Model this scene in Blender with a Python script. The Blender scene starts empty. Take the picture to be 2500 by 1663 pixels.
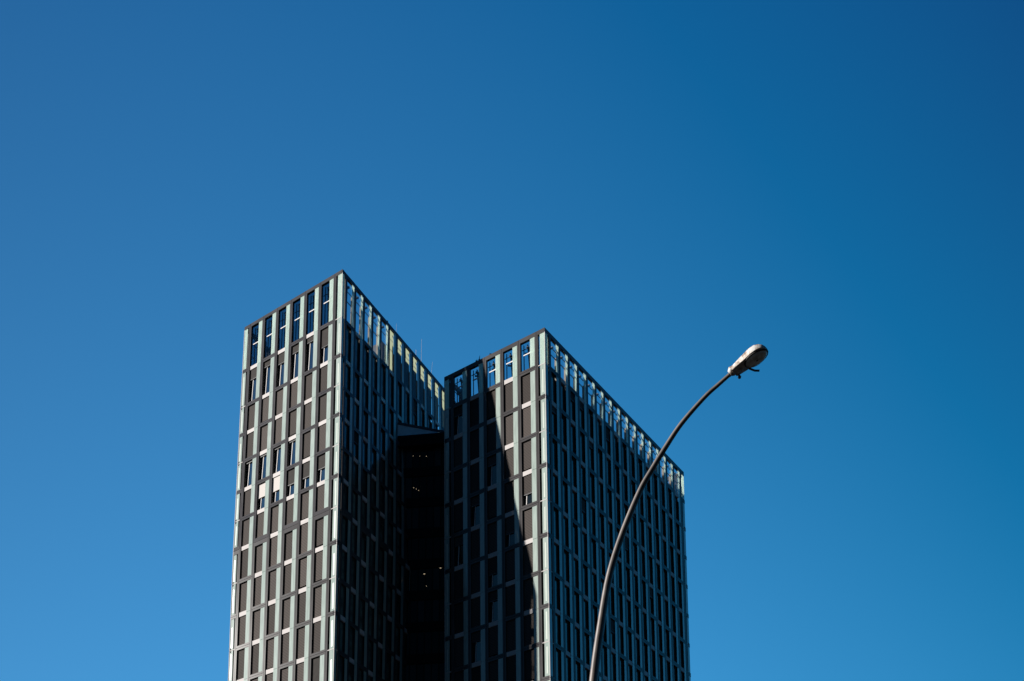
import bpy, math, random
from mathutils import Vector
random.seed(7)
scene = bpy.context.scene
COL = scene.collection
R = math.radians

# ------------------------------------------------------------------ camera
cam_d = bpy.data.cameras.new('camera'); cam = bpy.data.objects.new('camera', cam_d); COL.objects.link(cam)
cam.location = (0, 0, 1.6); cam.rotation_euler = (R(90) + 0.1694, 0, 0)
cam_d.sensor_width = 36; cam_d.lens = 2627.1 / 2500 * 36
cam_d.shift_y = (2403.1 - 831.5) / 2500          # a rising-front (shift) lens keeps the towers upright
cam_d.clip_start = .1; cam_d.clip_end = 6000
scene.camera = cam

# ------------------------------------------------------------------ world and sun
SUN_EL, SUN_AZ = R(25), R(2)                       # light travels towards +X (azimuth 2 deg), coming down 25 deg
world = bpy.data.worlds.new('World'); scene.world = world; world.use_nodes = True
wn = world.node_tree.nodes; wl = world.node_tree.links; wn.clear()
sky = wn.new('ShaderNodeTexSky'); sky.sky_type = 'NISHITA'; sky.sun_disc = False
sky.sun_elevation = SUN_EL; sky.sun_rotation = R(-88)
sky.altitude = 0; sky.air_density = 1.0; sky.dust_density = 0.1; sky.ozone_density = 3.5
EXPO, SKY_STR = .75, .1
def wmath(kind, *a, op='ADD'):
    n = wn.new(kind); n.operation = op
    for i, v in enumerate(a):
        if v is None: continue
        if hasattr(v, 'links'): wl.new(v, n.inputs[i])
        else: n.inputs[i].default_value = v
    return n.outputs[0]
VM, SM = 'ShaderNodeVectorMath', 'ShaderNodeMath'
hs = wn.new('ShaderNodeHueSaturation'); hs.inputs['Saturation'].default_value = 1.3; hs.inputs['Hue'].default_value = .486
wl.new(sky.outputs[0], hs.inputs['Color'])
# deep polarised blue of a clear day: brighter low down and on the sun's side, deeper overhead and away from it
tc = wn.new('ShaderNodeTexCoord'); sx = wn.new('ShaderNodeSeparateXYZ'); wl.new(tc.outputs['Generated'], sx.inputs[0])
zc = wmath(SM, sx.outputs['Z'], .36, op='MAXIMUM')
xm = wmath(SM, wmath(SM, sx.outputs['X'], .42, op='MINIMUM'), -.42, op='MAXIMUM')
x2 = wmath(SM, xm, xm, op='MULTIPLY')
def term(col, fac):
    n = wn.new(VM); n.operation = 'SCALE'; n.inputs[0].default_value = col; wl.new(fac, n.inputs['Scale']); return n.outputs[0]
g = wmath(VM, (.1035, .530, 1.045), term((-.1195, -.5173, -.90), zc), op='ADD')
g = wmath(VM, g, term((-.052, -.0834, -.160), xm), op='ADD')
g = wmath(VM, g, term((-.105, -.43, -.84), x2), op='ADD')
g = wmath(VM, g, (.004, .03, .08), op='MAXIMUM')
sc = wn.new(VM); sc.operation = 'SCALE'; wl.new(g, sc.inputs[0]); sc.inputs['Scale'].default_value = 1 / (2 ** EXPO * SKY_STR)
mix = wn.new('ShaderNodeMix'); mix.data_type = 'RGBA'; mix.inputs['Factor'].default_value = .88
wl.new(hs.outputs[0], mix.inputs['A']); wl.new(sc.outputs[0], mix.inputs['B'])
# low sky dimmed in the world colour to cut horizon glare, as roofs would
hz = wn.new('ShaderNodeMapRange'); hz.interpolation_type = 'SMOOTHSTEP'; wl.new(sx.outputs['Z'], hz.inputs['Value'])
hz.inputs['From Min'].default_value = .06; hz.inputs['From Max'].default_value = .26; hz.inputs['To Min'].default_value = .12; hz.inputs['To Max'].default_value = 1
by = wn.new('ShaderNodeMapRange'); by.interpolation_type = 'SMOOTHSTEP'; wl.new(sx.outputs['Y'], by.inputs['Value'])   # unseen sky behind the camera dimmed so shaded faces stay dark
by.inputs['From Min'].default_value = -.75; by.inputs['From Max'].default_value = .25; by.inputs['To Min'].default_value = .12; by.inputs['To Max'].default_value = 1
bx_ = wn.new('ShaderNodeMapRange'); bx_.interpolation_type = 'SMOOTHSTEP'; wl.new(sx.outputs['X'], bx_.inputs['Value'])  # unseen sky far to the right boosted to brighten the right-hand faces
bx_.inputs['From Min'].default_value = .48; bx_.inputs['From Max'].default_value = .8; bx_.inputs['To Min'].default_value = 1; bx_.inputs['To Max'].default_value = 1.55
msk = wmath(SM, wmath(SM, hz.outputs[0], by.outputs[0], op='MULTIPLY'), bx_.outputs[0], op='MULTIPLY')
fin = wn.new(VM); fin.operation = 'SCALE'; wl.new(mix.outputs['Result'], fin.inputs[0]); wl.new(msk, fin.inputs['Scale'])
bg = wn.new('ShaderNodeBackground'); bg.inputs['Strength'].default_value = SKY_STR
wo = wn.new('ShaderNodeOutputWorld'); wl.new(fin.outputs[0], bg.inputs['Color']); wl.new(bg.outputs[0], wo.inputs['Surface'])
sd = bpy.data.lights.new('sun', 'SUN'); sd.energy = 5.0; sd.angle = R(.5); sd.color = (1, .95, .88)
so = bpy.data.objects.new('sun', sd); COL.objects.link(so)
so.rotation_euler = Vector((math.cos(SUN_AZ) * math.cos(SUN_EL), math.sin(SUN_AZ) * math.cos(SUN_EL), -math.sin(SUN_EL))).to_track_quat('-Z', 'Y').to_euler()
scene.view_settings.view_transform = 'Standard'; scene.view_settings.look = 'None'
scene.view_settings.exposure = EXPO; scene.view_settings.gamma = 1
scene.render.engine = 'CYCLES'
scene.render.resolution_x = 1024; scene.render.resolution_y = 681
scene.cycles.max_bounces = 8; scene.cycles.transparent_max_bounces = 16; scene.cycles.transmission_bounces = 6

# ------------------------------------------------------------------ materials
def mat(name, col, rough=.5, metal=0, spec=.5, coat=0, noise=None, coords='Object', rnd=0):
    m = bpy.data.materials.new(name); m.use_nodes = True
    n = m.node_tree.nodes; l = m.node_tree.links; b = n['Principled BSDF']
    b.inputs['Base Color'].default_value = (*col, 1); b.inputs['Roughness'].default_value = rough
    b.inputs['Metallic'].default_value = metal; b.inputs['Specular IOR Level'].default_value = spec
    b.inputs['Coat Weight'].default_value = coat
    last = None
    if noise:
        sc, lo, hi = noise
        tc = n.new('ShaderNodeTexCoord'); t = n.new('ShaderNodeTexNoise'); t.inputs['Scale'].default_value = sc; t.inputs['Detail'].default_value = 5
        mr = n.new('ShaderNodeMapRange'); mr.inputs['From Min'].default_value = .3; mr.inputs['From Max'].default_value = .7
        mr.inputs['To Min'].default_value = lo; mr.inputs['To Max'].default_value = hi
        l.new(tc.outputs[coords], t.inputs['Vector']); l.new(t.outputs['Fac'], mr.inputs['Value'])
        last = mr.outputs[0]
    if rnd:
        oi = n.new('ShaderNodeObjectInfo'); mr2 = n.new('ShaderNodeMapRange')
        mr2.inputs['To Min'].default_value = 1 - rnd; mr2.inputs['To Max'].default_value = 1 + rnd
        l.new(oi.outputs['Random'], mr2.inputs['Value'])
        if last:
            mm = n.new('ShaderNodeMath'); mm.operation = 'MULTIPLY'; l.new(last, mm.inputs[0]); l.new(mr2.outputs[0], mm.inputs[1]); last = mm.outputs[0]
        else: last = mr2.outputs[0]
    if last:
        mx = n.new('ShaderNodeVectorMath'); mx.operation = 'SCALE'; mx.inputs[0].default_value = col
        l.new(last, mx.inputs['Scale']); l.new(mx.outputs[0], b.inputs['Base Color'])
    return m

M = {}
M['frame'] = mat('dark_frame_metal', (.084, .080, .082), .14, 0, .14, noise=(.35, .8, 1.2), rnd=.08)
M['spandrel'] = mat('white_spandrel', (.60, .565, .56), .7, spec=.1, noise=(.8, .93, 1.04), rnd=.03)
M['void'] = mat('dark_recess', (.012, .012, .013), .7, spec=.2)
M['glass'] = mat('window_glass', (.012, .016, .018), .04, 0, .75, rnd=.3)
M['skyglass'] = mat('coated_window_glass', (.015, .022, .035), .03, 0, 1, rnd=.2)
M['skyglass'].node_tree.nodes['Principled BSDF'].inputs['IOR'].default_value = 2.4
M['dblind'] = mat('lowered_dark_blind', (.040, .036, .034), .8, spec=.1, noise=(3, .85, 1.15))
M['linkglass'] = mat('dim_link_glass', (.006, .007, .008), .08, 0, .2)
M['linkcurtain'] = mat('dim_link_curtain', (.03, .04, .045), .3, 0, .2)
M['curtain'] = mat('glass_over_curtain', (.085, .115, .105), .06, 0, .7, noise=(1.2, .5, 1.5), rnd=.55)
M['trim'] = mat('pale_metal_trim', (.60, .56, .56), .6, spec=.2)
M['sill'] = mat('bright_sill', (.78, .76, .76), .7, spec=.1)
M['wblind'] = mat('white_blind', (.62, .58, .56), .8, spec=.1, rnd=.02)
M['roof'] = mat('roof_membrane', (.09, .09, .09), .8, noise=(.4, .7, 1.2))
M['steel'] = mat('dark_rooftop_steel', (.05, .05, .055), .45)
M['beige'] = mat('beige_rooftop_post', (.26, .22, .18), .7, spec=.1)

def mint_mat(name, translucent, k0=1.75, trc=(.90, 1.0, .93, 1)):
    m = bpy.data.materials.new(name); m.use_nodes = True
    n = m.node_tree.nodes; l = m.node_tree.links; b = n['Principled BSDF']; o = n['Material Output']
    b.inputs['Roughness'].default_value = .08; b.inputs['Specular IOR Level'].default_value = .62
    tc = n.new('ShaderNodeTexCoord'); t = n.new('ShaderNodeTexNoise'); t.inputs['Scale'].default_value = .5; t.inputs['Detail'].default_value = 4
    l.new(tc.outputs['Object'], t.inputs['Vector'])
    oi = n.new('ShaderNodeObjectInfo')
    ad = n.new('ShaderNodeMath'); ad.operation = 'ADD'; l.new(t.outputs['Fac'], ad.inputs[0]); l.new(oi.outputs['Random'], ad.inputs[1])
    mr = n.new('ShaderNodeMapRange'); mr.inputs['From Min'].default_value = .3; mr.inputs['From Max'].default_value = 1.7
    l.new(ad.outputs[0], mr.inputs['Value'])
    mp = n.new('ShaderNodeMapping'); mp.inputs['Scale'].default_value = (5, 5, .35); l.new(tc.outputs['Object'], mp.inputs['Vector'])
    t2 = n.new('ShaderNodeTexNoise'); t2.inputs['Scale'].default_value = 1.6; t2.inputs['Detail'].default_value = 6; l.new(mp.outputs[0], t2.inputs['Vector'])
    m2 = n.new('ShaderNodeMapRange'); m2.inputs['From Min'].default_value = .35; m2.inputs['From Max'].default_value = .62; m2.inputs['To Min'].default_value = .82; m2.inputs['To Max'].default_value = 1.04
    l.new(t2.outputs['Fac'], m2.inputs['Value'])
    sk = n.new('ShaderNodeVectorMath'); sk.operation = 'SCALE'; l.new(m2.outputs[0], sk.inputs['Scale'])
    mx = n.new('ShaderNodeMix'); mx.data_type = 'RGBA'
    k_ = k0 if translucent else 1
    mx.inputs['A'].default_value = (.39 * k_, .475 * k_, .435 * k_, 1); mx.inputs['B'].default_value = (.45 * k_, .53 * k_, .49 * k_, 1)
    l.new(mr.outputs[0], mx.inputs['Factor']); l.new(mx.outputs['Result'], sk.inputs[0]); l.new(sk.outputs[0], b.inputs['Base Color'])
    if translucent:
        tr = n.new('ShaderNodeBsdfTranslucent'); tr.inputs['Color'].default_value = trc
        ms = n.new('ShaderNodeMixShader'); ms.inputs['Fac'].default_value = .5
        l.new(b.outputs[0], ms.inputs[1]); l.new(tr.outputs[0], ms.inputs[2]); l.new(ms.outputs[0], o.inputs['Surface'])
    return m
M['mint'] = mint_mat('mint_enamelled_glass', False)
M['mint_top'] = mint_mat('mint_translucent_glass', True)

def blind_mat():
    m = bpy.data.materials.new('slatted_blind'); m.use_nodes = True
    n = m.node_tree.nodes; l = m.node_tree.links; b = n['Principled BSDF']
    b.inputs['Roughness'].default_value = .8; b.inputs['Specular IOR Level'].default_value = .1
    tc = n.new('ShaderNodeTexCoord'); sp = n.new('ShaderNodeSeparateXYZ'); l.new(tc.outputs['Object'], sp.inputs[0])
    fr = n.new('ShaderNodeMath'); fr.operation = 'MULTIPLY'; fr.inputs[1].default_value = 1 / .15; l.new(sp.outputs['Z'], fr.inputs[0])
    f2 = n.new('ShaderNodeMath'); f2.operation = 'FRACT'; l.new(fr.outputs[0], f2.inputs[0])
    cr = n.new('ShaderNodeValToRGB'); e = cr.color_ramp.elements
    e[0].position = .25; e[0].color = (.03, .026, .025, 1); e[1].position = .5; e[1].color = (.095, .08, .074, 1)
    oi = n.new('ShaderNodeObjectInfo'); mr = n.new('ShaderNodeMapRange'); mr.inputs['To Min'].default_value = .68; mr.inputs['To Max'].default_value = 1.25
    l.new(oi.outputs['Random'], mr.inputs['Value'])
    vm = n.new('ShaderNodeVectorMath'); vm.operation = 'SCALE'
    l.new(f2.outputs[0], cr.inputs[0]); l.new(cr.outputs[0], vm.inputs[0]); l.new(mr.outputs[0], vm.inputs['Scale']); l.new(vm.outputs[0], b.inputs['Base Color'])
    return m
M['blind'] = blind_mat()

def clear_mat():
    m = bpy.data.materials.new('clear_screen_glass'); m.use_nodes = True
    n = m.node_tree.nodes; l = m.node_tree.links; o = n['Material Output']; n.remove(n['Principled BSDF'])
    tr = n.new('ShaderNodeBsdfTransparent'); tr.inputs['Color'].default_value = (.88, .92, .95, 1)
    gl = n.new('ShaderNodeBsdfGlossy'); gl.inputs['Roughness'].default_value = .02
    fr = n.new('ShaderNodeLayerWeight'); fr.inputs['Blend'].default_value = .5
    pw = n.new('ShaderNodeMath'); pw.operation = 'POWER'; pw.inputs[1].default_value = 4; l.new(fr.outputs['Facing'], pw.inputs[0])
    ma = n.new('ShaderNodeMath'); ma.operation = 'MULTIPLY_ADD'; ma.inputs[1].default_value = .5; ma.inputs[2].default_value = .03; l.new(pw.outputs[0], ma.inputs[0])
    ms = n.new('ShaderNodeMixShader'); l.new(ma.outputs[0], ms.inputs[0]); l.new(tr.outputs[0], ms.inputs[1]); l.new(gl.outputs[0], ms.inputs[2]); l.new(ms.outputs[0], o.inputs['Surface'])
    return m
M['clear'] = clear_mat()
M['tint'] = clear_mat(); M['tint'].name = 'tinted_screen_glass'
[x for x in M['tint'].node_tree.nodes if x.type == 'BSDF_TRANSPARENT'][0].inputs['Color'].default_value = (.46, .50, .55, 1)
M['frost'] = mint_mat('frosted_screen_glass', True, .18, (.95, 1.0, .80, 1))

def emit(name, col, s):
    m = bpy.data.materials.new(name); m.use_nodes = True; b = m.node_tree.nodes['Principled BSDF']
    b.inputs['Emission Color'].default_value = (*col, 1); b.inputs['Emission Strength'].default_value = s; return m
M['link'] = mat('dark_link_metal', (.012, .012, .013), .6, 0, .1)
M['mint_refl'] = mat('pale_reflection_strip', (.62, .68, .62), .3, rnd=.04)  # pale colour stands in for a lit reflection in the corner glass
M['fin'] = mat('pale_inner_fin', (.50, .54, .56), .3)
M['fin2'] = mat('blue_grey_inner_panel', (.12, .16, .21), .2)
M['slope'] = mat('blue_grey_sheet_metal', (.62, .74, .84), .18, 0, .9, noise=(.6, .85, 1.1))
M['bulb'] = emit('lit_ceiling_lamp', (1, .78, .5), .32)

# ------------------------------------------------------------------ object helpers
def tag(o, label=None, cat=None, group=None, kind=None):
    if label: o['label'] = label
    if cat: o['category'] = cat
    if group: o['group'] = group
    if kind: o['kind'] = kind
    return o
def empty(name, loc):
    o = bpy.data.objects.new(name, None); COL.objects.link(o); o.location = loc; return o

BOXF = [(0, 3, 2, 1), (4, 5, 6, 7), (0, 1, 5, 4), (1, 2, 6, 5), (2, 3, 7, 6), (3, 0, 4, 7)]
class MB:
    """collects faces; build() links them as ONE mesh object"""
    def __init__(s): s.v = []; s.f = []; s.m = []; s.mats = []
    def mi(s, m):
        if m not in s.mats: s.mats.append(m)
        return s.mats.index(m)
    def add(s, vs, fs, m):
        k = len(s.v); s.v += vs; s.f += [tuple(i + k for i in f) for f in fs]; s.m += [s.mi(m)] * len(fs)
    def build(s, name, parent=None, smooth=False, origin=(0, 0, 0)):
        me = bpy.data.meshes.new(name)
        ox, oy, oz = origin
        me.from_pydata([(v[0] - ox, v[1] - oy, v[2] - oz) for v in s.v], [], s.f)
        for m in s.mats: me.materials.append(M[m])
        me.polygons.foreach_set('material_index', s.m)
        if smooth: me.polygons.foreach_set('use_smooth', [True] * len(s.f))
        me.update()
        o = bpy.data.objects.new(name, me); COL.objects.link(o)
        if parent: o.parent = parent
        else: o.location = origin
        return o

def wbox(mb, m, x0, x1, y0, y1, z0, z1):
    mb.add([(x0, y0, z0), (x1, y0, z0), (x1, y1, z0), (x0, y1, z0), (x0, y0, z1), (x1, y0, z1), (x1, y1, z1), (x0, y1, z1)], BOXF, m)

def tube(mb, m, pts, rad, seg=10, cap=True):
    n = len(pts); P_ = [Vector(p) for p in pts]; rings = []
    ref = Vector((0, 0, 1))
    for i, p in enumerate(P_):
        d = (P_[min(i + 1, n - 1)] - P_[max(i - 1, 0)]).normalized()
        a = d.cross(ref if abs(d.z) < .95 else Vector((1, .3, 0))).normalized() if i == 0 else (a - d * a.dot(d)).normalized()
        b = d.cross(a); r = rad[i] if isinstance(rad, (list, tuple)) else rad
        rings.append([tuple(p + (a * math.cos(t) + b * math.sin(t)) * r) for t in [2 * math.pi * k / seg for k in range(seg)]])
    vs = [v for r_ in rings for v in r_]; fs = []
    for i in range(n - 1):
        for k in range(seg):
            k2 = (k + 1) % seg; fs.append((i * seg + k, i * seg + k2, (i + 1) * seg + k2, (i + 1) * seg + k))
    if cap: fs += [tuple(range(seg))[::-1], tuple(range((n - 1) * seg, n * seg))]
    mb.add(vs, fs, m)

# ------------------------------------------------------------------ towers
rr = random.Random(3)
SH = 3.4
class Tower:
    def __init__(s, X, Y, h0, T1, top, a, b, al, be, wl_, wr_):
        s.X, s.Y, s.h0, s.T1, s.top, s.a, s.b = X, Y, h0, T1, top, a, b
        s.hk = h0 - 5 * SH
        s.dl = (-math.cos(al), math.sin(al)); s.dr = (math.cos(be), math.sin(be)); s.wl, s.wr = wl_, wr_
        s.H = h0 + top * SH
    def hgt(s, n):
        if n <= 0: return s.H
        if n == 1: return s.h0 + s.T1 * SH
        return s.h0 - (n - 2) * SH
    def corner(s, h):
        k = s.a if h >= s.hk else s.b
        return s.X + k[0] * (h - s.hk), s.Y + k[1] * (h - s.hk)
    # the four sides: origin offset, direction, outward normal, +1 when u runs left to right seen from outside
    def side(s, k):
        dl, dr = s.dl, s.dr
        if k == 'L': o, d, sg, ln = (0, 0), dl, -1, s.wl
        if k == 'R': o, d, sg, ln = (0, 0), dr, 1, s.wr
        if k == 'W': o, d, sg, ln = (dl[0] * s.wl, dl[1] * s.wl), dr, -1, s.wr
        if k == 'N': o, d, sg, ln = (dr[0] * s.wr, dr[1] * s.wr), dl, 1, s.wl
        n = (d[1] * sg, -d[0] * sg)
        return o, d, n, sg, ln

class Face:
    def __init__(s, T, k):
        s.T, s.k = T, k; s.o, s.d, s.n, s.sg, s.len = T.side(k)
        s.dh = -.003 if k in 'RN' else 0
        s.off = .0
    def P(s, u, h, w):
        c = s.T.corner(h)
        return (c[0] + s.o[0] + s.d[0] * u + s.n[0] * w, c[1] + s.o[1] + s.d[1] * u + s.n[1] * w, h + s.dh)
    def box(s, mb, m, u0, u1, h0, h1, w0, w1, u2=None, u3=None):
        """u0..u1 at the bottom, u2..u3 at the top"""
        if u2 is None: u2, u3 = u0, u1
        hs = [h0, h1]
        if h0 < s.T.hk - .01 and h1 > s.T.hk + .01: hs = [h0, s.T.hk, h1]
        for a, b in zip(hs, hs[1:]):
            ta = (a - h0) / (h1 - h0); tb = (b - h0) / (h1 - h0)
            q = [(u0 + (u2 - u0) * t, u1 + (u3 - u1) * t) for t in (ta, tb)]
            vs = [s.P(q[0][0], a, w0), s.P(q[0][1], a, w0), s.P(q[0][1], a, w1), s.P(q[0][0], a, w1),
                  s.P(q[1][0], b, w0), s.P(q[1][1], b, w0), s.P(q[1][1], b, w1), s.P(q[1][0], b, w1)]
            fs = BOXF if s.sg < 0 else [f[::-1] for f in BOXF]
            mb.add(vs, fs, m)

BAR = .20            # half height of a dark floor bar
DEP = .26            # depth of the frames
RW = .12             # recess of blinds behind the frame front

class Cell:
    """one bay column: u range, kind 'bay' / 'slot0' (at the near end) / 'slot1' (at the far end)"""
    def __init__(s, u0, u1, kind, par): s.u0, s.u1, s.kind, s.par = u0, u1, kind, par

def cells(F, s0, bay, n):
    out = [Cell(0, s0, 'slot0', 0)]; u = s0
    for i in range(n): out.append(Cell(u, u + bay, 'bay', (i + 1) % 2)); u += bay
    out.append(Cell(u, F.len, 'slot1', (n + 1) % 2)); return out

def unit(F, c, ntop, nbot, get, state, open_top=True):
    """one facade element between dark bars ntop..nbot. get(name) -> MB of the part called name"""
    T = F.T; ht, hb = T.hgt(ntop), T.hgt(nbot)
    fr = get('frame', 0)
    thick = lambda n: .40 if (n == 7 and T.a != T.b) else BAR
    capn = .42 if ntop <= 0 else thick(ntop)
    b = c.u1 - c.u0; G = .016
    top_ = ht - (0 if ntop <= 0 else G); bot_ = hb + G
    m0 = min(.09 * 1.95, .09 * b * 1.0) if c.kind == 'bay' else None
    # frame ring ------------------------------------------------
    if c.kind == 'bay':
        m = .092 * b
        ul, ur = c.u0, c.u1
        F.box(fr, 'frame', ul + G, ul + m, bot_, top_, -DEP, 0); F.box(fr, 'frame', ur - m, ur - G, bot_, top_, -DEP, 0)
        i0, i1 = ul + m, ur - m
        g = .265 * b
        if F.sg > 0: win, mint = (i0, i1 - g), (i1 - g, i1)
        else: win, mint = (i0 + g, i1), (i0, i0 + g)
    else:
        m = .17
        if c.kind == 'slot0':
            F.box(fr, 'frame', c.u1 - m, c.u1 - G, bot_, top_, -DEP, 0); i0, i1 = c.u0 + (.003 if F.sg < 0 else .0), c.u1 - m
            rest = i1 - i0; mint, win = (i0 + .045, i0 + rest * .72), (i0 + rest * .72, i1)
        else:
            F.box(fr, 'frame', c.u0 + G, c.u0 + m, bot_, top_, -DEP, 0); i0, i1 = c.u0 + m, c.u1
            rest = i1 - i0; win, mint = (i0, i1 - rest * .72), (i1 - rest * .72, i1 - .045)
    F.box(fr, 'frame', i0, i1, top_ - capn, top_, -DEP, -.002); F.box(fr, 'frame', i0, i1, bot_, bot_ + thick(nbot), -DEP, -.002)
    # storeys ---------------------------------------------------
    ns = list(range(ntop, nbot))
    for j, n in enumerate(ns):
        a = T.hgt(n) - (capn if n == ntop else .015); z = T.hgt(n + 1) + (thick(n + 1) if n + 1 == nbot else .015)
        topz = n <= 0
        if n != ntop:          # white spandrel between the two storeys, behind the glass strip
            sp = get('spandrel', n)
            if c.kind == 'bay':
                F.box(sp, 'spandrel', win[0], win[1], T.hgt(n) - .23, T.hgt(n) + .21, -.2, -.055)
                F.box(sp, 'spandrel', mint[0], mint[1], T.hgt(n) - .014, T.hgt(n) + .014, -.2, -.045)
            else:
                F.box(sp, 'spandrel', min(win[0], mint[0]), max(win[1], mint[1]), T.hgt(n) - .03, T.hgt(n) + .05, -.15, -.012)
        aw = a if n == ntop else T.hgt(n) - .23; zw = z if n + 1 == nbot else T.hgt(n + 1) + .21
        F.box(get('glass_strip', n), ('mint' if (T is TL and F.k == 'R' and c.u0 > 7.5) else 'mint_top') if topz else 'mint', mint[0], mint[1], z, a, -.042, -.022)
        if topz:
            # open screen storey: clear pane, rails, posts behind
            if c.kind == 'bay':
                F.box(get('window_pane', n), 'frost' if (T is TL and F.k == 'R' and c.u0 > 7.5) else 'tint' if (T is TL and F.k == 'L') else 'clear', win[0], win[1], zw, aw, -.12, -.108)
                hm = (T.hgt(1) + T.H) / 2
                rl = lambda k: get('rail', k)
                lo, hi = min(win[0], mint[0]), max(win[1], mint[1])
                w_ = win[1] - win[0]
                if F.sg < 0: F.box(rl(1), 'sill', lo, hi - .30 * w_, hm - .05, hm + .06, -.10, -.046)
                else: F.box(rl(1), 'steel', lo, hi, hm - .04, hm + .04, -.32, -.26)
                F.box(rl(2), 'steel', lo, hi, hm + (T.H - hm) * .45, hm + (T.H - hm) * .45 + .05, -.36, -.30)
                F.box(rl(3), 'steel', lo, hi, zw - .02, zw + .06, -.45, -.30)
                pst = get('post', 0)
                k = .62 if F.sg > 0 else .30
                pu = win[0] + w_ * k
                F.box(pst, 'steel', pu, pu + .09, T.hgt(1) - .1, T.H - .3, -.75, -.6, pu + .28, pu + .36)
                F.box(get('bracket', 0), 'steel', pu - .02, pu + .2, T.H - .95, T.H - .85, -.75, -.2)
                if T is TL and F.k == 'L':
                    F.box(get('inner_fin', 0), 'fin', win[0] + w_ * .50, win[0] + w_ * .58, T.hgt(1) - .1, T.H - .5, -.9, -.5, win[0] + w_ * .62, win[0] + w_ * .68)
                    F.box(get('inner_fin', 1), 'fin2', win[0] + .02, win[0] + w_ * .40, T.hgt(1) - .1, hm + (T.H - hm) * .1 * (int(c.u0 * 7) % 4), -1.2, -1.1)
                if F.sg > 0 and not (T is TL and c.u0 > 7.5): F.box(get('column', 0), 'beige', win[0] + .02, win[0] + w_ * .26, T.hgt(1) - .1, T.H - 1.1, -.75, -.5, win[0] + .1, win[0] + w_ * .22)
                elif F.sg < 0: F.box(get('post', 1), 'steel', win[1] - .16, win[1] - .1, T.hgt(1) - .1, T.H - .4, -.5, -.42)
            continue
        if c.kind != 'bay':
            F.box(get('window_pane', n), 'void', win[0], win[1], z, a, -.26, -.24)
            mw = mint[1] - mint[0]; F.box(get('reflection_strip', n), 'mint_refl', mint[0] + .36 * mw, mint[0] + .62 * mw, z + .25, a - (a - z) * rr.uniform(.1, .3), -.022, -.018)  # pale strip laid on the glass in place of a reflection
            continue
        W0, W1 = win; w_ = W1 - W0
        st = state(F, c, n)
        # ledge at the foot of the window
        if n + 1 == nbot: F.box(fr, 'sill', W0 + .02, W1, zw - .002, zw + .045, -.2, -.045)
        if st[0] in ('closed', 'half', 'white'):
            cov = 1.0 if st[0] == 'closed' else st[1]
            bz = aw - (aw - zw) * cov
            if cov > .99: bz += .03 if rr.random() < .7 else rr.uniform(.04, .22)
            F.box(get('blind', n), 'wblind' if st[0] == 'white' else 'dblind' if (st[0] == 'half' and T is TL) else 'blind', W0 + .02, W1 - .005, bz, aw - .02, -RW - .05, -RW)
            if st[0] != 'closed': F.box(get('blind_rail', n), 'steel' if st[0] == 'half' else 'wblind', W0 + .02, W1 - .005, bz - .07, bz, -RW - .04, -RW + .01)
        if st[0] == 'closed': F.box(get('window_pane', n), 'void', W0, W1, zw, aw, -.25, -.235)
        if st[0] != 'closed':
            sg = F.sg
            U = lambda k: (W0 + k * w_) if sg > 0 else (W1 - k * w_)     # k from the left edge seen from outside
            pn = get('window_pane', n)
            if F.sg < 0:
                def bx(m, k0, k1, k2, k3, h0, h1, w0, w1):
                    F.box(pn, m, min(U(k0), U(k1)), max(U(k0), U(k1)), h0, h1, w0, w1, min(U(k2), U(k3)), max(U(k2), U(k3)))
                bx('void', 0, .36, 0, .52, zw, aw, -.25, -.235)
                bx('skyglass' if T is TL else 'glass', .36, 1, .52, 1, zw, aw, -.25, -.215)
                pn = get('sash_edge', n)
                bx('sill', .30, .36, .45, .505, zw, aw - .05, -.215, -.175)
            else:
                kc = .86
                F.box(pn, 'curtain', W0, W0 + w_ * kc, zw, aw, -.25, -.23)
                F.box(pn, 'glass', W0 + w_ * kc, W1, zw, aw, -.25, -.23)
                F.box(pn, 'frame', W0 + w_ * .80, W0 + w_ * .84, zw, aw, -.23, -.20)
                F.box(pn, 'frame', W0, W1, aw - .09, aw, -.23, -.20)
                F.box(pn, 'frame', W1 - .07, W1, zw, aw, -.23, -.20)

# projected area in the photo, to choose which elements become parts of their own
F_, YC, PIT = 2627.1, 2403.1, .1694
def proj(p):
    z_ = p[2] - 1.6; c, s_ = math.cos(PIT), math.sin(PIT)
    d = p[1] * c + z_ * s_; u = -p[1] * s_ + z_ * c
    return 1250 + F_ * p[0] / d, YC - F_ * u / d
def area(F, c, ntop, nbot):
    q = [proj(F.P(u, F.T.hgt(n), 0)) for u, n in ((c.u0, ntop), (c.u1, ntop), (c.u1, nbot), (c.u0, nbot))]
    q = [(x, min(y, 1663)) for x, y in q]
    return abs(sum(q[i][0] * q[(i + 1) % 4][1] - q[(i + 1) % 4][0] * q[i][1] for i in range(4))) / 2

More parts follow.
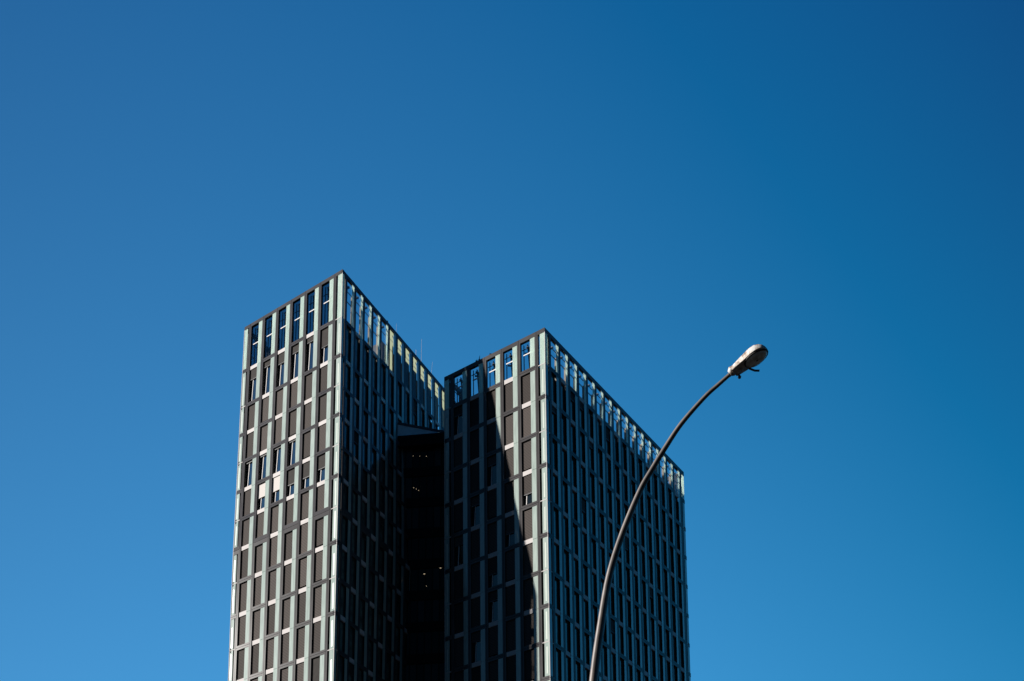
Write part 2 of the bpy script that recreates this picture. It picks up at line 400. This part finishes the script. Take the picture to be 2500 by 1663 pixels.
def build_tower(T, root, grids, state, visible):
    base = root.location
    units = []
    nmax = int((T.h0 - 4) / SH) + 2
    for k in 'LRWN':
        F = Face(T, k); s0, bay, nb = grids['L' if k in 'LN' else 'R']
        for ci, c in enumerate(cells(F, s0, bay, nb)):
            first = 1 if c.par == 1 else 2
            spans = [(0, first)]
            n = first
            while n < nmax: spans.append((n, min(n + 2, nmax))); n += 2
            for a, b in spans:
                vis = k in 'LR' and visible(F, c, ci) and proj(F.P(c.u0, T.hgt(a), 0))[1] < 1680
                ar = area(F, c, a, b) if vis else 0
                units.append((ar, F, c, a, b))
    bays = sorted([u for u in units if u[2].kind == 'bay' and u[0] > 0], key=lambda u: -u[0])[:100]
    slots = sorted([u for u in units if u[2].kind != 'bay' and u[0] > 0], key=lambda u: -u[0])[:100]
    own = set(id(u) for u in bays + slots)
    rest = {'bay': MB(), 'slot': MB()}
    for u in units:
        ar, F, c, a, b = u
        kind = 'bay' if c.kind == 'bay' else 'slot'
        if id(u) in own:
            parts = {}
            def get(nm, k):
                if (nm, k) not in parts: parts[(nm, k)] = MB()
                return parts[(nm, k)]
            unit(F, c, a, b, get, state)
            # one object per window / strip: keep the mesh of the frame as the part
            po = parts.pop(('frame', 0)).build('facade_panel' if kind == 'bay' else 'corner_panel', root, origin=base)
            for (nm, _), mb in parts.items():
                if mb.v: mb.build(nm, po, origin=base)
        else:
            unit(F, c, a, b, lambda nm, k: rest[kind], state)
    for kind, nm in (('bay', 'facade_panel'), ('slot', 'corner_panel')):
        if rest[kind].v: tag(rest[kind].build(nm, root, origin=base), kind='stuff')
    # dark body behind the panels up to the roof, and the roof deck
    body = MB(); hs = [0, T.hk, T.hgt(1) - .3]; ins = .27
    L, Rr, W, N = (Face(T, k) for k in 'LRWN')
    ring = []
    for h in hs:
        cx, cy = T.corner(h); dl, dr = T.dl, T.dr
        for uu, vv in ((ins * 1.3, ins * 1.3), (ins * 1.3, T.wr - ins * 1.3), (T.wl - ins * 1.3, T.wr - ins * 1.3), (T.wl - ins * 1.3, ins * 1.3)):
            ring.append((cx + dl[0] * uu + dr[0] * vv, cy + dl[1] * uu + dr[1] * vv, h))
    fs = [(i * 4 + k, i * 4 + (k + 1) % 4, (i + 1) * 4 + (k + 1) % 4, (i + 1) * 4 + k) for i in range(len(hs) - 1) for k in range(4)]
    body.add(ring, fs, 'void'); body.build('tower_core', root, origin=base)
    rf = MB(); rf.add(ring[-4:], [(0, 1, 2, 3)], 'roof')
    rf.build('roof_deck', root, origin=base)
    # bright corner trims
    for k in 'LW':
        F = Face(T, k)
        for (u0, u1) in ((.002, .046), (F.len - .046, F.len - .002)):
            tr = MB()
            for n in range(0, nmax):
                F.box(tr, 'trim', u0, u1, T.hgt(n + 1) + .02, T.hgt(n) - (.42 if n == 0 else .02), -.05, .004)
            tr.build('corner_trim', root, origin=base)

# left tower ---------------------------------------------------
TL = Tower(-15.824, 89.010, 77.881, 1.330, 3.027, (-.026, .103), (.002, -.035), .575, 1.070, 13.58, .65 + 1.442 * 16 + .8)
TR = Tower(3.277, 88.851, 71.573, .970, 2.026, (-.0105, -.0325), (-.0105, -.0325), .582, .915, 11.628, 26.6)
root_l = tag(empty('office_tower', (*TL.corner(0), 0)), 'taller left office tower with kinked facade of dark frames, mint glass strips and brown blinds', 'tower', 'pair of leaning glass office towers')
root_r = tag(empty('office_tower', (*TR.corner(0), 0)), 'shorter right office tower, its left face half in shadow, behind the street lamp pole', 'tower', 'pair of leaning glass office towers')

def state_common(F, c, n):
    if F.k in 'RN' or F.k == 'W':
        x = rr.random()
        return ('glass', 0, rr.choice([.5, .55, .6])) if x > .09 else ('half', rr.uniform(.1, .5), .55)
    return ('closed',)
LT_STATE = {}
for i, v in {1: .52}.items(): LT_STATE[(i, 1)] = ('half', v)
for i in range(2, 7): LT_STATE[(i, 1)] = ('half', [0, 0, .14, .22, .3, .16, .3][i])
for i in range(3, 7): LT_STATE[(i, 4)] = ('half', .04)
for i in (1, 2, 3): LT_STATE[(i, 5)] = ('half', [0, .5, .56, .56][i])
for i in (4, 5): LT_STATE[(i, 5)] = ('white', .52)
LT_STATE[(1, 11)] = ('half', .82)
def state_left(F, c, n):
    if F.k == 'L' and c.kind == 'bay':
        i = int(round((c.u0 - 1.0) / 1.952)) + 1
        return LT_STATE.get((i, n), ('closed',))
    return state_common(F, c, n)
def state_right(F, c, n):
    if F.k == 'L' and c.kind == 'bay':
        i = int(round((c.u0 - .95) / 1.946)) + 1
        if (i, n) == (1, 4): return ('half', .62)
        if i >= 3 and (i * 7 + n * 5) % 4 == 0: return ('half', .3)
        if (i, n) in ((2, 5), (3, 6)): return ('half', .55)
        return ('closed',)
    return state_common(F, c, n)

build_tower(TL, root_l, {'L': (1.0, (13.58 - 1.87) / 6, 6), 'R': (.65, 1.442, 16)}, state_left, lambda F, c, ci: F.k == 'L' or ci <= 14)
build_tower(TR, root_r, {'L': (.95, (11.628 - 1.9) / 5, 5), 'R': (.81, (26.6 - 1.66) / 16, 16)}, state_right, lambda F, c, ci: True)

# box added inside the left tower's open screen to shade rear bays, as assumed plant
def roof_pt(T, ul, ur, h):
    cx, cy = T.corner(h); return (cx + T.dl[0] * ul + T.dr[0] * ur, cy + T.dl[1] * ul + T.dr[1] * ur, h)
def roof_box(mb, T, m, a0, a1, b0, b1, h0, h1):
    mb.add([roof_pt(T, a, b, h) for h in (h0, h1) for a, b in ((a0, b0), (a1, b0), (a1, b1), (a0, b1))], BOXF, m)
hr = TL.hgt(1) - .3
mb = MB(); roof_box(mb, TL, 'steel', 1.0, 3.8, 7.9, 16.9, hr, TL.H - 1.7); mb.build('roof_shade_box', root_l, origin=root_l.location)

# lightning rods and masts on the left tower's roof edge
def at_face(F, px, py, w):
    """u on this side at roof height below the pixel column px"""
    lo, hi = 0., F.len
    for _ in range(40):
        u = (lo + hi) / 2
        if (proj(F.P(u, F.T.H, w))[0] < px) == (F.sg > 0): lo = u
        else: hi = u
    return u
FR = Face(TL, 'R')
def rod(px, ytop, w, rad, lean=0., m='trim', hidden=0):
    u = at_face(FR, px, 0, w); b = FR.P(u, TL.H - 1.2, w); d = 8.0
    # height where the pixel row ytop is reached
    h = TL.H
    while proj((b[0], b[1], h))[1] > ytop and h < TL.H + 9: h += .05
    mb = MB(); tube(mb, m, [b, (b[0], b[1], TL.H - .2), (b[0] + lean, b[1], h)], [rad, rad, rad * .5], 6)
    mb.build('lightning_rod', root_l, origin=root_l.location)
rod(966.5, 790, -1.0, .018); rod(1027.5, 828, -1.2, .022); rod(1014.7, 854, -1.0, .035); rod(1050, 884, -1.0, .02, lean=.22)
u = at_face(FR, 946, 0, -.1); mb = MB(); b = FR.P(u, TL.H, -.1); wbox(mb, 'steel', b[0] - .06, b[0] + .06, b[1] - .06, b[1] + .06, TL.H - .02, TL.H + .22)
mb.build('roof_clamp', root_l, origin=root_l.location)

# small aerials on the right tower's roof edge
FL = Face(TR, 'L')
for px, hh, ww in ((1170, .62, .16), (1163.5, .36, .2), (1197.5, .26, .2)):
    u = at_face(FL, px, 0, -.15); b = FL.P(u, TR.H, -.15); mb = MB()
    wbox(mb, 'steel', b[0] - ww / 2, b[0] + ww / 2, b[1] - .08, b[1] + .08, TR.H + .002, TR.H + .16)
    tube(mb, 'steel', [(b[0], b[1], TR.H + .12), (b[0] + .05, b[1], TR.H + hh)], [.06, .015], 6)
    mb.build('roof_aerial', root_r, origin=root_r.location)
# leaning steel gear of the facade lift inside the right tower's open screen
for ur_, ul_, hh, r_ in ((.9, 2.15, 2.9, .20), (.9, 4.1, 2.5, .36), (1.0, 6.0, 3.0, .30), (.9, 7.95, 3.1, .34), (.9, 9.9, 2.2, .42)):
    mb = MB(); p0 = roof_pt(TR, ul_ - .25, ur_, TR.hgt(1) - .3); p1 = roof_pt(TR, ul_ + .2, ur_ + .1, TR.hgt(1) - .3 + hh)
    tube(mb, 'steel', [p0, p1], [r_, r_ * .45], 6); tube(mb, 'steel', [p1, (p1[0] - .45, p1[1] + .1, p1[2] + .12)], .08, 6)
    mb.build('roof_gear', root_r, origin=root_r.location)

# ------------------------------------------------------------------ connecting building
lk = tag(empty('connecting_building', (-9, 101, 0)), 'dark lower building joining the two towers, with a pale sloping roof edge', 'building')
A0, A1 = Vector((-12.4, 99.07, 75.4)), Vector((-3.6, 98.05, 75.4))      # lower edge of the sloping panel
B0, B1 = Vector((-12.4, 98.80, 76.70)), Vector((-3.6, 101.3, 76.70))
mb = MB(); mb.add([tuple(A0), tuple(A1), tuple(B1), tuple(B0)], [(0, 1, 2, 3)], 'slope'); mb.build('sloping_panel', lk, origin=lk.location)
mb = MB()
def strip(mb, m, p, q, z0, z1, d0, d1):
    n = Vector((q.y - p.y, -(q.x - p.x), 0)).normalized()
    mb.add([tuple(Vector((v.x, v.y, z)) + n * d) for z in (z0, z1) for v, d in ((p, d0), (q, d0), (q, d1), (p, d1))], BOXF, m)
strip(mb, 'steel', B0, B1, 76.70, 76.98, .05, -14); mb.build('roof', lk, origin=lk.location)
mb = MB(); strip(mb, 'link', A0, A1, 74.2, 75.395, .0, -.5)
for k in range(1, 20):
    z = 75.4 - k * SH; strip(mb, 'link', A0, A1, z - 1.0, z, -.45, -.6)
mb.build('floor_bands', lk, origin=lk.location)
mb = MB(); strip(mb, 'void', A0, A1, 0, 76.6, -3.2, -12); mb.build('core_wall', lk, origin=lk.location)
for k in range(0, 12):
    z1 = (74.2 if k == 0 else 75.4 - k * SH - 1.0); z0 = 75.4 - (k + 1) * SH
    mb = MB(); n_ = 12
    for j in range(n_):
        p = A0.lerp(A1, j / n_); q = A0.lerp(A1, (j + 1) / n_)
        strip(mb, 'linkcurtain' if rr.random() < .3 else 'linkglass', p + (q - p) * .06, q - (q - p) * .06, z0, z1, -.55, -.57)
        strip(mb, 'link', q - (q - p) * .06, q + (q - p) * .06, z0, z1, -.5, -.6)
    mb.build('window_band', lk, origin=lk.location)

# a few lit ceiling lamps seen through the dim glass of the connecting building
def px_on(p, q, px, py, d):
    # point of the plane through p,q (pushed back by d) behind a photo position
    n = Vector((q.y - p.y, -(q.x - p.x), 0)).normalized(); o = Vector((p.x, p.y, 0)) + n * d
    a = (px - 1250) / F_; b = (YC - py) / F_
    r = Vector((a, math.cos(PIT) - b * math.sin(PIT), math.sin(PIT) + b * math.cos(PIT)))
    t = (n.x * o.x + n.y * o.y) / (n.x * r.x + n.y * r.y); return r * t + Vector((0, 0, 1.6))
for px, py, w_, h_ in ((1008.7, 1113.5, .07, .07), (1025, 1114, .06, .06), (1041, 1114.2, .08, .07), (1010, 1191, .08, .08), (1016.3, 1194, .08, .07), (1022, 1197.5, .08, .07), (1036, 1401.5, .34, .07), (1075.5, 1387, .30, .07), (1041, 1431, .08, .06)):
    w_ *= .5; h_ *= .55; c = px_on(A0, A1, px, py, -.50); mb = MB(); wbox(mb, 'bulb', c.x - w_ / 2, c.x + w_ / 2, c.y - .03, c.y + .03, c.z - h_ / 2, c.z + h_ / 2); mb.build('ceiling_lamp', lk, origin=lk.location)

# ------------------------------------------------------------------ street lamp
LAMP_PH = R(-38); LS = 14.0
def ray(x, y):
    a = (x - 1250) / F_; b = (YC - y) / F_
    return Vector((a, math.cos(PIT) - b * math.sin(PIT), math.sin(PIT) + b * math.cos(PIT)))
ld = Vector((math.cos(LAMP_PH), math.sin(LAMP_PH), 0)); ln = Vector((-ld.y, ld.x, 0))
r0 = ray(1449, 1663); LB = r0 * (LS / r0.y)
def lamp_pt(x, y):
    r = ray(x, y); t = (ln.x * LB.x + ln.y * LB.y) / (ln.x * r.x + ln.y * r.y); p = r * t; return Vector((p.x, p.y, p.z + 1.6))
LPX = [(1449, 1663), (1465.5, 1538), (1487, 1410), (1519, 1305), (1562, 1200), (1592, 1146), (1625, 1092), (1664, 1034), (1720, 970), (1755, 938), (1789, 908)]
arc = [lamp_pt(*q) for q in LPX]
b0 = arc[0]; base_p = Vector((b0.x, b0.y, 0)) - ld * .42
low = [base_p, base_p + Vector((0, 0, 2)), base_p + Vector((0, 0, 4)) + ld * .03, base_p + Vector((0, 0, 6.2)) + ld * .13]
ctl = low + arc
def catmull(P_, k=6):
    out = []
    for i in range(len(P_) - 1):
        p0 = P_[max(i - 1, 0)]; p1 = P_[i]; p2 = P_[i + 1]; p3 = P_[min(i + 2, len(P_) - 1)]
        for j in range(k):
            t = j / k; out.append(.5 * ((2 * p1) + (p2 - p0) * t + (2 * p0 - 5 * p1 + 4 * p2 - p3) * t * t + (3 * p1 - p0 - 3 * p2 + p3) * t ** 3))
    out.append(P_[-1]); return out
pts = catmull(ctl)
M['pole'] = mat('galvanised_pole', (.115, .098, .09), .5, .1, .35, noise=(5, .6, 1.35))
lamp = tag(empty('street_lamp', base_p), 'tall curved grey street lamp with dirty white oval head in front of the right tower', 'street lamp')
L_ = [0]
for a, b in zip(pts, pts[1:]): L_.append(L_[-1] + (b - a).length)
kA = (len(low)) * 6; rad = [(.082 - .020 * min(l / L_[kA], 1)) if l < L_[kA] else .062 - .037 * (l - L_[kA]) / (L_[-1] - L_[kA]) for l in L_]
mb = MB(); tube(mb, 'pole', [tuple(p) for p in pts], rad, 20); mb.build('pole', lamp, True, base_p)
mb = MB(); i_ = int(len(pts) * .975); q0, q1 = pts[-3], pts[-2]
tube(mb, 'steel', [tuple(q0), tuple(q0.lerp(q1, .25))], .031, 16); mb.build('clamp_ring', lamp, True, base_p)
# base sleeve
mb = MB(); tube(mb, 'pole', [tuple(base_p), tuple(base_p + Vector((0, 0, 1.1))), tuple(base_p + Vector((0, 0, 1.2)))], [.11, .11, .078], 20); mb.build('base_sleeve', lamp, True, base_p)

# lamp head: stations along the axis, each a closed section (flat underside, arched top)
tip = lamp_pt(1873, 853); neck = lamp_pt(1793, 910)
ax = (tip - neck); HL = ax.length; ax.normalize(); sd_ = Vector((-ax.y, ax.x, 0)).normalized(); up = sd_.cross(ax).normalized()
if up.z < 0: up = -up
ROLL = R(5); sd_, up = sd_ * math.cos(ROLL) + up * math.sin(ROLL), up * math.cos(ROLL) - sd_ * math.sin(ROLL)
def head_mat():
    m = mat('weathered_lamp_housing', (.72, .69, .66), .55)
    n = m.node_tree.nodes; l = m.node_tree.links; b = n['Principled BSDF']
    tc = n.new('ShaderNodeTexCoord'); t = n.new('ShaderNodeTexNoise'); t.inputs['Scale'].default_value = 13; t.inputs['Detail'].default_value = 8; t.inputs['Roughness'].default_value = .7
    cr = n.new('ShaderNodeValToRGB'); e = cr.color_ramp.elements; e[0].position = .40; e[0].color = (.12, .07, .04, 1); e[1].position = .57; e[1].color = (.56, .545, .53, 1)
    x = cr.color_ramp.elements.new(.48); x.color = (.34, .26, .20, 1)
    l.new(tc.outputs['Object'], t.inputs['Vector']); l.new(t.outputs['Fac'], cr.inputs[0]); l.new(cr.outputs[0], b.inputs['Base Color']); return m
M['head'] = head_mat()
M['gasket'] = mat('black_gasket', (.02, .018, .016), .6)
M['lens'] = mat('dirty_lamp_glass', (.75, .70, .62), .15, 0, .6, noise=(14, .5, 1.5))
M['under'] = mat('dark_lamp_underside', (.50, .42, .36), .5, noise=(16, .5, 1.5))
def hp(t, y, z): return tuple(neck + ax * (t * HL) + sd_ * y + up * z)
ST = [(-.01, .070, .075), (.02, .082, .095), (.10, .088, .11), (.2, .093, .125), (.35, .102, .145), (.5, .116, .16), (.62, .128, .165), (.75, .130, .155), (.86, .116, .125), (.94, .086, .09), (.985, .050, .05), (1.0, .02, .02)]
mb = MB(); nseg = 18; vs = []
for t, hw, hh in ST:
    for k in range(nseg + 1):
        a = math.pi * k / nseg; vs.append(hp(t, math.cos(a) * hw, (math.sin(a) ** .55) * hh * .80))
fs = []
w1 = nseg + 1
for i in range(len(ST) - 1):
    for k in range(nseg): fs.append((i * w1 + k, i * w1 + k + 1, (i + 1) * w1 + k + 1, (i + 1) * w1 + k))
fs.append(tuple(range(w1))); mb.add(vs, fs, 'head')
hd = mb.build('lamp_head', lamp, True, base_p)
mb = MB(); vs = []
for t, hw, hh in ST: vs += [hp(t, hw, 0), hp(t, hw * .93, -.012), hp(t, -hw * .93, -.012), hp(t, -hw, 0)]
fs = [(i * 4 + k, i * 4 + k + 1, i * 4 + 5 + k, i * 4 + 4 + k) for i in range(len(ST) - 1) for k in range(3)]
fs.append((0, 1, 2, 3)); mb.add(vs, fs, 'under'); mb.build('underside', hd, True, base_p)
# lens: shallow bowl in the wide end with a gasket ring
def oval(s, z): return [hp(.665 + .315 * s * math.cos(a), .110 * s * math.sin(a) * (1 - .10 * math.cos(a)), z) for a in [2 * math.pi * k / 36 for k in range(36)]]
mb = MB(); rings = [oval(1.0, -.014), oval(.96, -.03), oval(.8, -.043), oval(.5, -.05), oval(.1, -.052)]
mb.add([v for r_ in rings for v in r_], [(i * 36 + k, i * 36 + (k + 1) % 36, (i + 1) * 36 + (k + 1) % 36, (i + 1) * 36 + k) for i in range(4) for k in range(36)], 'lens'); mb.build('lamp_glass', hd, True, base_p)
mb = MB(); o_ = oval(1.03, -.016); tube(mb, 'gasket', o_ + [o_[0]], .010, 6); mb.build('gasket', hd, True, base_p)
mb = MB(); tube(mb, 'trim', [oval(.97, -.03)[k % 36] for k in range(9, 22)], .004, 5); mb.build('lens_rim', hd, True, base_p)
# collar at the neck, latch and stub
mb = MB(); tube(mb, 'head', [hp(-.13, 0, .03), hp(-.06, 0, .04), hp(-.03, 0, .04), hp(.05, 0, .045)], [.040, .066, .062, .055], 18); mb.build('neck_collar', hd, True, base_p)
mb = MB(); tube(mb, 'steel', [hp(.06, .07, -.01), hp(.05, .095, -.025)], .014, 8); tube(mb, 'steel', [hp(.05, .095, -.025), hp(.03, .11, -.022)], .022, 8); mb.build('latch', hd, True, base_p)
mb = MB(); tube(mb, 'steel', [hp(.36, .09, -.01), hp(.46, .14, -.05), hp(.56, .17, -.07)], .013, 8); mb.build('stub', hd, True, base_p)

# ------------------------------------------------------------------ ground (below the picture)
M['asphalt'] = mat('asphalt', (.012, .012, .012), .95, spec=0, noise=(.8, .75, 1.25))
M['paving'] = mat('paving', (.015, .015, .015), .95, spec=0, noise=(2, .8, 1.15))
mb = MB(); mb.add([(-3000, -3000, 0), (3000, -3000, 0), (3000, 3000, 0), (-3000, 3000, 0)], [(0, 1, 2, 3)], 'asphalt'); tag(mb.build('ground'), kind='structure')
mb = MB(); wbox(mb, 'paving', -45, 60, 11, 20, .004, .13); tag(mb.build('pavement'), kind='structure')
mb = MB(); wbox(mb, 'paving', -60, 60, 60, 150, .004, .14); tag(mb.build('plaza'), kind='structure')
print('objects', len(bpy.data.objects))
